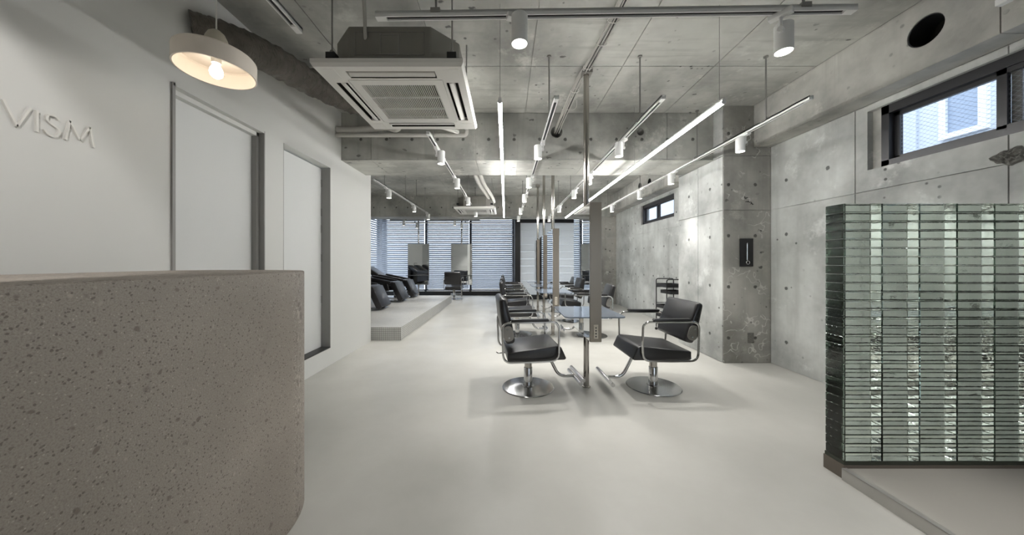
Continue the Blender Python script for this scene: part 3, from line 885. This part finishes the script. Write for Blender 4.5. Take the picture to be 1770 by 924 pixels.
tag(MB().tube(smooth_path([(-0.93, 1.98, ZC), (-0.895, 1.95, H + 1.78), (-0.88, 1.96, H + 1.62), (-0.885, 1.985, H + 1.46), (-0.90, 2.03, H + 1.40)], 8), 0.011, 8).obj('power_cable', 'cable_grey'),
    'grey cable hanging from the ceiling into the large air conditioner', 'cable')
for dx, lb in ((0.0, 'left insulated pipe running to the distant air conditioner'), (0.10, 'right insulated pipe running to the distant air conditioner')):
    tag(MB().tube(smooth_path([(-0.62 + dx, 5.0, H + 1.62), (-0.60 + dx, 5.5, H + 1.66), (-0.55 + dx, 6.6, H + 1.62), (-0.42 + dx, 7.2, H + 1.50), (-0.38 + dx, 7.5, H + 1.42)], 8), 0.04, 10).obj('insulated_pipe', 'insul'), lb, 'pipe', 'insulated pipes of the distant air conditioner')
tag(MB().tube([(XLL, 4.9, H + 1.50), (2.6, 4.9, H + 1.50)], 0.014, 8).obj('conduit', 'cable_grey'), 'thin grey conduit along the back of the near beam', 'conduit')

cb_ = thing('cable_bundle', 'bundle of grey cables tied along the ceiling into the round sleeve', 'cables')
random.seed(5)
base = [(0.86, 0.6, ZC - 0.03), (0.86, 1.5, ZC - 0.03), (0.852, 2.3, ZC - 0.03), (0.815, 2.9, ZC - 0.035), (0.77, 3.22, ZC - 0.05), (0.72, 3.55, H + 1.79), (0.675, 3.85, H + 1.70), (0.655, 4.12, H + 1.665)]
for i in range(10):
    ox, oz = random.uniform(-0.034, 0.034), random.uniform(-0.012, 0.012)
    pp = [(x + ox + random.uniform(-0.008, 0.008), y, z + oz + random.uniform(-0.006, 0.006)) for x, y, z in base]
    MB().tube(smooth_path(pp, 6), 0.0055, 6).obj('cable', 'cable_grey' if i % 4 else 'black_metal', cb_)
for t in (2.45, 2.75, 3.05, 3.4):
    sx = [p for p in smooth_path(base, 12)]
    p = min(sx, key=lambda q: abs(q.y - t))
    MB().tube([(p.x + 0.046*math.cos(a), p.y, p.z + 0.022*math.sin(a)) for a in [2*PI*k/14 for k in range(14)]], 0.003, 5, closed=True).obj('cable_tie', 'white_plastic', cb_)
tag(MB().tube(smooth_path([(0.70, 3.66, H+1.765), (0.76, 3.6, H+1.73), (0.80, 3.57, H+1.75), (0.79, 3.5, H+1.79)], 8), 0.004, 6).obj('loose_cable', 'cable_grey'), 'loose cable loop sticking out of the ceiling cable bundle', 'cable')

# ------------------------------------------------------------------ light tracks and spotlights
TZ = H + 1.294
def track(name_label, p0, p1, rods):
    """rail from p0 to p1 (x,y) hung at TZ; origin at p0"""
    v = Vector((p1[0]-p0[0], p1[1]-p0[1])); L = v.length
    rz = math.atan2(v.y, v.x)
    t = thing('lighting_track', name_label, 'light track', (p0[0], p0[1], TZ), rz, 'suspended lighting tracks')
    w, h = 0.0175, 0.03
    MB().box(0, L, -w, w, h*0.55, h).box(0, L, -w, -w + 0.006, 0, h).box(0, L, w - 0.006, w, 0, h).obj('rail', 'white_metal', t, smooth=False)
    B('conductor', 0.03, L - 0.03, -w + 0.006, w - 0.006, 0.010, h*0.56, 'black_metal', t)
    for a in (0, L - 0.055): B('end_cap', a, a + 0.055, -w + 0.001, w - 0.001, -0.0015, 0.012, 'white_metal', t)
    for r in rods:
        rr = MB().tube([(r, 0, h), (r, 0, ZC - TZ)], 0.0065, 8).obj('hanger_rod', 'rod', t)
        MB().box(r - 0.025, r + 0.025, -w - 0.004, w + 0.004, h - 0.012, h + 0.012).obj('hanger_clip', 'rod', rr, smooth=False)
        MB().lathe([(0.02, ZC - TZ - 0.012), (0.02, ZC - TZ)], 12, (r, 0, 0)).obj('ceiling_plate', 'rod', rr)
    return t

def make_spot():
    s = thing('track_spotlight', '', 'spotlight', group='white cylinder track spotlights')
    # origin = underside of the rail
    B('adapter', -0.02, 0.02, -0.05, 0.05, -0.022, 0.006, 'white_metal', s, bevel=0.004)
    MB().tube(fillet([(0.0, 0, -0.02), (0.0, 0, -0.05), (-0.004, 0, -0.085)], 0.012), 0.0085, 8).tube([(0.012, 0, -0.085), (-0.02, 0, -0.085)], 0.014, 10).obj('bracket', 'white_metal', s)
    c = (-0.054, 0, 0)
    MB().lathe([(0.0, -0.035), (0.038, -0.035), (0.042, -0.040), (0.042, -0.182), (0.0385, -0.182), (0.0385, -0.172), (0.0, -0.172)], 28, c).obj('lamp_body', 'white_metal', s)
    MB().lathe([(0.0, -0.1775), (0.038, -0.1775), (0.038, -0.1725), (0.0, -0.1725)], 24, c).obj('lens', 'lens', s)
    ld = bpy.data.lights.new('spot_light', 'SPOT'); ld.energy = SPOT_W; ld.color = (1, 0.97, 0.935)
    ld.spot_size = math.radians(76); ld.spot_blend = 0.7; ld.shadow_soft_size = 0.025
    link('spot_light', ld, s, (-0.054, 0, -0.188))
    return s
PROTO = make_spot(); FIRST = [True]
def spot(x, y, label, rz=0.0, aim=None, power=None, cone=None):
    s = PROTO if FIRST[0] else copy_tree(PROTO)
    FIRST[0] = False
    s.location = (x, y, TZ + 0.002); s.rotation_euler = (0, 0, rz)
    s['label'] = label
    if aim:                                     # swivel the head about its bracket joint
        rot = Vector((0, 0, -1)).rotation_difference(Vector(aim)).to_matrix().to_4x4()
        piv = Matrix.Translation((-0.01, 0, -0.085))
        for chd in s.children:
            if chd.name.split('.')[0] in ('lamp_body', 'lens', 'spot_light'):
                chd.matrix_local = piv @ rot @ piv.inverted() @ chd.matrix_local
    if power is not None:
        for chd in s.children:
            if chd.type == 'LIGHT':
                chd.data = chd.data.copy(); chd.data.energy = power
                if cone: chd.data.spot_size = math.radians(cone); chd.data.spot_blend = 0.22
    return s

track('lighting track crossing the ceiling front to side nearest the camera', (-0.69, 1.683), (1.81, 1.636), [0.32, 2.24])
spot(0.055, 1.667, 'left of the two large near spotlights hanging overhead', rz=PI/2 + 0.3)
spot(1.435, 1.645, 'right of the two large near spotlights hanging overhead', rz=-PI*0.8)
track('lighting track at upper left corner above the counter', (-1.17, -1.6), (-1.17, 1.79), [0.4, 1.9])
spot(-1.17, 0.35, 'spotlight above the counter aimed at the white wall', aim=(-0.757, 0.05, -0.65), power=SPOT_W * 0.7, cone=98)
spot(-1.17, -0.5, 'added, unseen spotlight above the near end of the counter')  # out-of-view lamp added for soft frontal light
track('lighting track at upper right corner above the entry platform', (2.5, -1.6), (2.5, 1.60), [0.4, 2.6])
spot(2.5, 0.55, 'spotlight above the entry platform')
spot(2.5, -0.8, 'added, unseen spotlight above the entry platform near the fill window')  # another unseen lamp added behind the camera for frontal light
track('long lighting track along the right concrete wall', (2.435, 2.51), (2.435, 8.6), [0.44, 1.5, 3.2, 5.0])
for i, y in enumerate((3.2, 4.54, 5.6, 7.06)):
    spot(2.435, y, ORD[i] + ' spotlight from the camera on the track along the right concrete wall')
track('long lighting track just right of the mirror poles', (1.256, 2.507), (1.256, 8.9), [0.44, 1.85, 3.6, 5.0])
for i, y in enumerate((3.355, 4.56, 5.56, 7.1, 8.75)):
    spot(1.256, y, ORD[i] + ' spotlight from the camera on the track right of the mirror poles', rz=0.15)
track('long lighting track just left of the mirror poles', (0.406, 2.507), (0.406, 8.9), [0.44, 1.85, 3.6, 5.0])
for i, y in enumerate((3.42, 4.75, 5.9, 7.4, 8.7)):
    spot(0.406, y, ORD[i] + ' spotlight from the camera on the track left of the mirror poles', rz=-0.1)
track('lighting track behind the large air conditioner', (-0.79, 3.2), (-0.79, 8.6), [0.25, 1.9, 3.5, 5.0])
for i, y in enumerate((3.60, 4.80, 6.2, 7.78)):
    spot(-0.79, y, ORD[i] + ' spotlight from the camera on the track behind the large air conditioner', rz=PI)
track('lighting track above the edge of the washing platform', (-2.1, 5.02), (-2.1, 8.5), [0.45, 1.6, 2.4, 3.2])
for i, y in enumerate((5.53, 7.06, 8.35)):
    spot(-2.1, y, ORD[i] + ' spotlight from the camera on the track above the washing platform', rz=PI)
track('lighting track parallel to the rear blinds, nearer of two', (-3.63, 9.9), (-0.81, 9.9), [0.5, 2.3])
spot(-3.18, 9.9, 'left spotlight on the nearer track before the blinds', rz=PI/2)
spot(-1.59, 9.9, 'right spotlight on the nearer track before the blinds', rz=PI/2)
track('lighting track parallel to the rear blinds, farther of two', (-3.55, 10.6), (-0.85, 10.6), [0.5, 2.2])
spot(-2.97, 10.6, 'left spotlight on the farther track before the blinds', rz=PI/2)
spot(-1.47, 10.6, 'right spotlight on the farther track before the blinds', rz=PI/2)

def tube_light(x, y0, y1, label):
    z = H + 1.17
    t = thing('linear_light', label, 'light', (x, y0, z), 0, 'two long linear lights')
    L = y1 - y0
    MB().tube([(0, 0.004, 0), (0, L - 0.004, 0)], 0.0145, 16).obj('glowing_tube', 'tube', t)
    B('housing', -0.011, 0.011, 0, L, 0.0130, 0.028, 'white_metal', t)
    for a in (0, L - 0.006): MB().tube([(0, a, 0), (0, a + 0.006, 0)], 0.016, 16).obj('end_cap', 'white_metal', t)
    for a in (0.05, L*0.33 - 0.4, L*0.62, L - 0.15):
        top = ZC if not (BX0 < y0 + a < BX1) else ZB
        MB().tube([(0, a, 0.03), (0, a, top - z)], 0.0018, 5).obj('hanger_wire', 'rod', t)
tube_light(-0.042, 2.30, 8.28, 'left of two glowing linear ceiling lights')
tube_light(1.60, 2.31, 8.39, 'right of two glowing linear ceiling lights')

# ------------------------------------------------------------------ mirror stations
def make_station():
    s = thing('mirror_station', '', 'mirror', group='double sided mirrors on floor to ceiling poles')
    z0, z1 = 0.53, 1.783
    MB().tube([(0, 0, 0.0), (0, 0, z0 + 0.01)], 0.028, 20).obj('lower_pole', 'steel', s)
    MB().tube([(0, 0, z1 - 0.01), (0, 0, ZC)], 0.028, 20).obj('upper_pole', 'steel', s)
    MB().lathe([(0.042, 0.0), (0.042, 0.006), (0.032, 0.012), (0.0, 0.012)], 24).obj('floor_flange', 'steel', s)
    MB().box(-0.05, 0.05, -0.05, 0.05, ZC - 0.05, ZC).obj('ceiling_box', 'grey_galv', s, smooth=False)
    B('mirror_case', -0.052, 0.052, -0.335, 0.335, z0, z1, 'brushed', s, bevel=0.002, seg=1)
    for sx in (-1, 1):
        x0, x1 = sorted((sx*0.0515, sx*0.0545))
        B('mirror_glass', x0, x1, -0.325, 0.325, z0 + 0.008, z1 - 0.008, 'mirror', s)
        a0, a1 = sorted((sx*0.0545, sx*0.275))
        pol = rrect(a0, a1, -0.345, 0.345, 0.05)
        flat = [p for p in pol]
        sh = MB().prism([(a0 if (sx > 0 and p[0] < a0 + 0.05) else a1 if (sx < 0 and p[0] > a1 - 0.05) else p[0], p[1]) for p in flat], 0.745, 0.755, 'z').obj('glass_shelf', 'shelf', s)
        for yy in (-0.2, 0.2):
            B('shelf_bracket', min(sx*0.0545, sx*0.10), max(sx*0.0545, sx*0.10), yy - 0.012, yy + 0.012, 0.722, 0.745, 'chrome', sh)
    o = B('power_outlet', -0.020, 0.020, -0.341, -0.335, z0 + 0.03, z0 + 0.155, 'outlet', s, bevel=0.002, seg=1)
    for k in range(4): B('socket_slot', -0.006, 0.006, -0.3425, -0.3405, z0 + 0.045 + k*0.026, z0 + 0.056 + k*0.026, 'black_metal', o)
    return s
POLE_X = 0.808
PY = [3.16, 5.39, 6.66, 7.91]
st = make_station()
for i, y in enumerate(PY):
    o = st if i == 0 else copy_tree(st)
    o.location = (POLE_X, y, 0)
    o['label'] = ['nearest double sided mirror on a steel pole between the front chairs', 'second double sided mirror pole from the camera',
                  'third double sided mirror pole from the camera', 'farthest double sided mirror pole of the central row'][i]

# ------------------------------------------------------------------ styling chairs
def make_chair(recline, length):
    c = thing('styling_chair', '', 'chair', group='black styling chairs')
    MB().lathe([(0.0, 0.0), (0.255, 0.0), (0.258, 0.004), (0.252, 0.009), (0.12, 0.0165), (0.062, 0.020), (0.055, 0.028), (0.0, 0.028)], 64).obj('base_plate', 'disc', c)
    MB().lathe([(0.0, 0.02), (0.043, 0.02), (0.043, 0.195), (0.040, 0.20), (0.0, 0.20)], 28).obj('column_sleeve', 'chrome', c)
    MB().tube([(0, 0, 0.19), (0, 0, 0.325)], 0.037, 24).obj('column_piston', 'steel', c)
    mt = MB().box(-0.12, 0.14, -0.11, 0.11, 0.318, 0.340).obj('seat_mount', 'black_metal', c, smooth=False)
    MB().tube(fillet([(-0.02, 0.05, 0.325), (-0.18, 0.12, 0.322), (-0.29, 0.13, 0.305), (-0.31, 0.13, 0.32)], 0.03), 0.006, 8).obj('pump_lever', 'chrome', mt)
    seat = [(-0.235, 0.342), (-0.235, 0.418), (0.235, 0.468), (0.270, 0.455), (0.318, 0.350), (0.300, 0.338), (-0.20, 0.334)]
    MB().prism(seat, -0.255, 0.255, 'y').obj('seat', 'leather', c, bevel=0.022, seg=3)
    # backrest: slab leaning back about its foot
    ca, sa = math.cos(recline), math.sin(recline)
    bx0, bz0 = -0.205, 0.500
    def tr(u, v):     # u forward, v up the slab
        return (bx0 + u * ca - v * sa, bz0 + u * sa + v * ca)
    prof = [(-0.045, 0.0), (0.045, 0.0), (0.050, length*0.4), (0.035, length), (-0.030, length), (-0.048, length*0.5)]
    MB().prism([tr(*p) for p in prof], -0.268, 0.268, 'y').obj('backrest', 'leather', c, bevel=0.028, seg=3)
    for sy in (-1, 1):
        y = sy * 0.287
        loop = fillet([(-0.02, y, 0.338), (0.236, y, 0.345), (0.236, y, 0.700), (-0.287, y, 0.700), (-0.275, y, 0.340), (-0.02, y, 0.338)], 0.075, 7)
        af = MB().tube(loop[:-1], 0.0105, 10, closed=True).obj('arm_frame', 'chrome', c)
        MB().prism(rrect(-0.205, 0.14, 0.706, 0.730, 0.011, 3), y - 0.022, y + 0.022, 'y').obj('arm_pad', 'leather', c, bevel=0.006, seg=2)
        hp = rrect(-0.050, 0.042, 0.03, 0.170, 0.042, 6)
        y0, y1 = sorted((sy*0.268, sy*0.277))
        pl_ = MB().prism([tr(*p) for p in hp], y0, y1, 'y').obj('hinge_plate', 'plate', c, bevel=0.002, seg=1)
        for v in (0.062, 0.138):
            q = tr(-0.004, v)
            ya, yb = sorted((sy*0.276, sy*0.283))
            MB().tube([(q[0], ya, q[1]), (q[0], yb, q[1])], 0.0085, 10).obj('bolt', 'chrome', pl_)
    ft = MB().tube(fillet([(0.17, 0, 0.338), (0.21, 0, 0.30), (0.315, 0, 0.095), (0.475, 0, 0.098)], 0.08, 8), 0.0155, 12).obj('footrest_arm', 'chrome', c)
    for (x, z) in ((0.475, 0.088), (0.503, 0.118)):
        MB().tube([(x, -0.195, z), (x, 0.195, z)], 0.019, 14).obj('footrest_bar', 'chrome', c)
    return c
def disc_mat():
    k = NT('spun_steel_base')
    P = k.pos(obj=True)
    sep = k.n('ShaderNodeSeparateXYZ'); k.i(sep, 0, P)
    r = k.math('SQRT', k.math('ADD', k.math('MULTIPLY', sep.outputs[0], sep.outputs[0]), k.math('MULTIPLY', sep.outputs[1], sep.outputs[1])))
    ns = k.n('ShaderNodeTexNoise', noise_dimensions='1D'); k.i(ns, 'W', r); ns.inputs['Scale'].default_value = 240
    k.i(k.b, 'Base Color', k.mix(ns.outputs['Fac'], rgb(150, 150, 150), rgb(192, 192, 192)))
    k.b.inputs['Metallic'].default_value = 1.0
    k.b.inputs['Roughness'].default_value = 0.16
    k.b.inputs['Anisotropic'].default_value = 0.85
    tg = k.n('ShaderNodeTangent', direction_type='RADIAL', axis='Z')
    k.i(k.b, 'Tangent', tg.outputs[0])
    return k.m
M['disc'] = disc_mat()
chL = make_chair(math.radians(11), 0.42)
chR = make_chair(math.radians(17), 0.385)
LPOS = [(0.225, 3.15, 0.10), (0.20, 5.45, 0.02), (0.20, 6.68, 0.0), (0.20, 7.92, 0.0)]
RPOS = [(1.483, 3.17, PI + 0.02), (1.46, 5.35, PI - 0.12), (1.44, 6.66, PI), (1.44, 7.9, PI + 0.05)]
for i, (x, y, a) in enumerate(LPOS):
    o = chL if i == 0 else copy_tree(chL)
    o.location = (x, y, 0); o.rotation_euler = (0, 0, a)
    o['label'] = ['black leather styling chair nearest the camera, left of the mirror poles', 'second black styling chair from the camera in the left row',
                  'third black styling chair from the camera in the left row', 'farthest black styling chair in the left row'][i]
for i, (x, y, a) in enumerate(RPOS):
    o = chR if i == 0 else copy_tree(chR)
    o.location = (x, y, 0); o.rotation_euler = (0, 0, a)
    o['label'] = ['black leather styling chair nearest the camera, right of the mirror poles', 'second black styling chair from the camera in the right row',
                  'third black styling chair from the camera in the right row', 'farthest black styling chair in the right row'][i]
o = copy_tree(chL); o.location = (-1.74, 10.6, 0); o.rotation_euler = (0, 0, PI/2)
o['label'] = 'lone black styling chair seen from behind before the rear blinds'

# ------------------------------------------------------------------ rear single mirrors
def rear_mirror(x, label):
    s = thing('pole_mirror', label, 'mirror', (x, 11.3, 0), 0, 'single mirrors before the rear blinds')
    B('mirror_case', -0.375, 0.375, 0.0, 0.05, 0.42, H + 0.637, 'brushed', s)
    B('mirror_glass', -0.370, 0.370, -0.003, 0.0, 0.425, H + 0.632, 'mirror', s)
    MB().tube([(0, 0.03, H + 0.63), (0, 0.03, ZC)], 0.026, 14).obj('upper_pole', 'steel', s)
    MB().tube([(0, 0.03, 0), (0, 0.03, 0.43)], 0.026, 14).obj('lower_pole', 'steel', s)
    B('ledge', -0.375, 0.375, -0.22, 0.0, 0.75, 0.765, 'black_metal', s)
rear_mirror(-3.13, 'pole mirror before the rear blinds nearest the washing chairs')
rear_mirror(-1.58, 'pole mirror in front of the lone styling chair')

# ------------------------------------------------------------------ washing chairs
def make_wash():
    w = thing('washing_chair', '', 'recliner', group='black washing chairs on the platform')
    hw = 0.30
    # local: +x towards the feet, origin on the platform under the seat
    MB().prism([(0.33, 0.50), (0.42, 0.51), (0.62, 0.085), (0.56, 0.03), (0.50, 0.045), (0.30, 0.46)], -hw + 0.02, hw - 0.02, 'y').obj('leg_rest', 'leather', w, bevel=0.010, seg=2)
    MB().prism([(-0.32, 0.39), (-0.32, 0.47), (0.36, 0.53), (0.40, 0.50), (0.36, 0.42)], -hw + 0.03, hw - 0.03, 'y').obj('seat', 'leather', w, bevel=0.025, seg=3)
    MB().prism([(-0.25, 0.44), (-0.27, 0.58), (-0.72, 0.88), (-0.84, 0.90), (-0.86, 0.82), (-0.78, 0.74)], -hw + 0.05, hw - 0.05, 'y').obj('backrest', 'leather', w, bevel=0.04, seg=3)
    for sy in (-1, 1):
        a, b = sorted((sy*(hw - 0.055), sy*hw))
        MB().prism([(-0.45, 0.62), (-0.38, 0.68), (0.30, 0.545), (0.33, 0.50), (0.26, 0.47), (-0.42, 0.56)], a, b, 'y').obj('arm_rest', 'leather', w, bevel=0.015, seg=2)
        MB().prism([(-0.40, 0.20), (-0.42, 0.56), (0.24, 0.48), (0.28, 0.30)], a, b, 'y').obj('side_panel', 'leather', w, bevel=0.01, seg=1)
    MB().tube([(0.0, 0, 0.01), (0.0, 0, 0.40)], 0.055, 16).obj('column', 'chrome', w)
    MB().lathe([(0.0, 0.0), (0.24, 0.0), (0.24, 0.012), (0.07, 0.02), (0.0, 0.02)], 32).obj('base_plate', 'disc', w)
    B('foot_plate', 0.42, 0.60, -0.17, 0.17, 0.018, 0.030, 'chrome', w, bevel=0.004)
    B('footplate_arm', 0.0, 0.44, -0.03, 0.03, 0.010, 0.022, 'steel', w)
    # basin behind the head
    bs = MB().lathe([(0.10, 0.0), (0.20, 0.04), (0.26, 0.13), (0.27, 0.17), (0.25, 0.17), (0.18, 0.06), (0.0, 0.04)], 32, (-1.06, 0, 0.66)).obj('basin', 'basin', w)
    MB().tube(fillet([(-1.30, 0, 0.80), (-1.30, 0, 0.98), (-1.16, 0, 0.96)], 0.05), 0.013, 10).obj('tap', 'chrome', bs)
    B('basin_cabinet', -1.36, -0.86, -0.28, 0.28, 0.0, 0.68, 'black_metal', w, bevel=0.01)
    return w
wc = make_wash()
for i, y in enumerate((6.95, 8.3, 9.3)):
    o = wc if i == 0 else copy_tree(wc)
    o.location = (-3.24, y, 0.211)
    o['label'] = ['black reclining washing chair nearest the camera, cut off by the white wall', 'middle black reclining washing chair on the platform',
                  'farthest black reclining washing chair near the rear mirror'][i]

# ------------------------------------------------------------------ trolley
tr_ = thing('salon_trolley', 'black wire salon trolley with trays half behind the concrete column', 'trolley', (2.95, 5.65, 0), 0.06)
for yy in (-0.17, 0.17):
    MB().tube(fillet([(-0.165, yy, 0.07), (-0.165, yy, 0.94), (0.165, yy, 0.94), (0.165, yy, 0.07)], 0.04, 6), 0.009, 8).obj('side_frame', 'black_metal', tr_)
    for zz in (0.845, 0.79, 0.50, 0.33, 0.16): MB().tube([(-0.165, yy, zz), (0.165, yy, zz)], 0.006, 6).obj('cross_rail', 'black_metal', tr_)
for i, zz in enumerate((0.80, 0.68, 0.42, 0.26, 0.12)):
    sh = -0.02 if i != 1 else 0.06
    x0, x1, y0, y1 = -0.15 + sh, 0.15 + sh, -0.16, 0.16
    MB().box(x0, x1, y0, y1, zz, zz + 0.006).box(x0, x1, y0, y0 + 0.006, zz, zz + 0.06).box(x0, x1, y1 - 0.006, y1, zz, zz + 0.06).box(x0, x0 + 0.006, y0, y1, zz, zz + 0.06).box(x1 - 0.006, x1, y0, y1, zz, zz + 0.06).obj('tray', 'tray', tr_, smooth=False)
for sx in (-1, 1):
    for sy in (-1, 1):
        MB().tube([(sx*0.165, sy*0.17 - 0.012, 0.022), (sx*0.165, sy*0.17 + 0.012, 0.022)], 0.022, 16).obj('caster', 'tray', tr_)
        MB().tube([(sx*0.165, sy*0.17, 0.022), (sx*0.165, sy*0.17, 0.08)], 0.007, 8).obj('caster_stem', 'black_metal', tr_)

# ------------------------------------------------------------------ black fixture on the column
fx = thing('wall_fixture', 'black rectangular plate with a slim chrome handle on the concrete column', 'wall plate', (2.962, 3.89, H - 0.06))
B('back_plate', -0.078, 0.078, -0.022, 0.0, 0.0, 0.345, 'black_metal', fx, bevel=0.004)
MB().tube(fillet([(0.004, -0.024, 0.295), (-0.012, -0.040, 0.285), (-0.012, -0.040, 0.075), (0.0, -0.024, 0.06)], 0.012), 0.005, 8).obj('handle', 'chrome', fx)
MB().tube([(0.006 + 0.02*math.cos(a), -0.03, 0.05 + 0.02*math.sin(a)) for a in [2*PI*k/16 for k in range(16)]], 0.0035, 6, closed=True).obj('ring', 'chrome', fx)

# ------------------------------------------------------------------ glass brick wall
gw = thing('glass_brick_wall', 'freestanding green glass brick partition on the entry platform', 'partition', (1.945, 1.81, 0))
TH = 0.112; PX = 0.2155; NZ = 29; ZB0 = 0.104; PZ = (1.586 - ZB0) / NZ; NX = 6
B('base_channel', -0.004, NX*PX, 0.0, TH + 0.004, 0.0, 0.082, 'base_brown', gw)
B('base_course', 0.0, NX*PX, 0.002, TH, 0.082, ZB0 - 0.001, 'brick_dark', gw)
bd = MB().box(0.0025, PX - 0.0025, 0, TH, 0.0012, PZ - 0.0012).mesh('glass_brick', 'brick', bevel=0.003, seg=1)
for i in range(NX):
    for j in range(NZ):
        o = link('glass_brick', bd, gw, (i * PX, random.uniform(-0.0008, 0.0008), ZB0 + j * PZ))
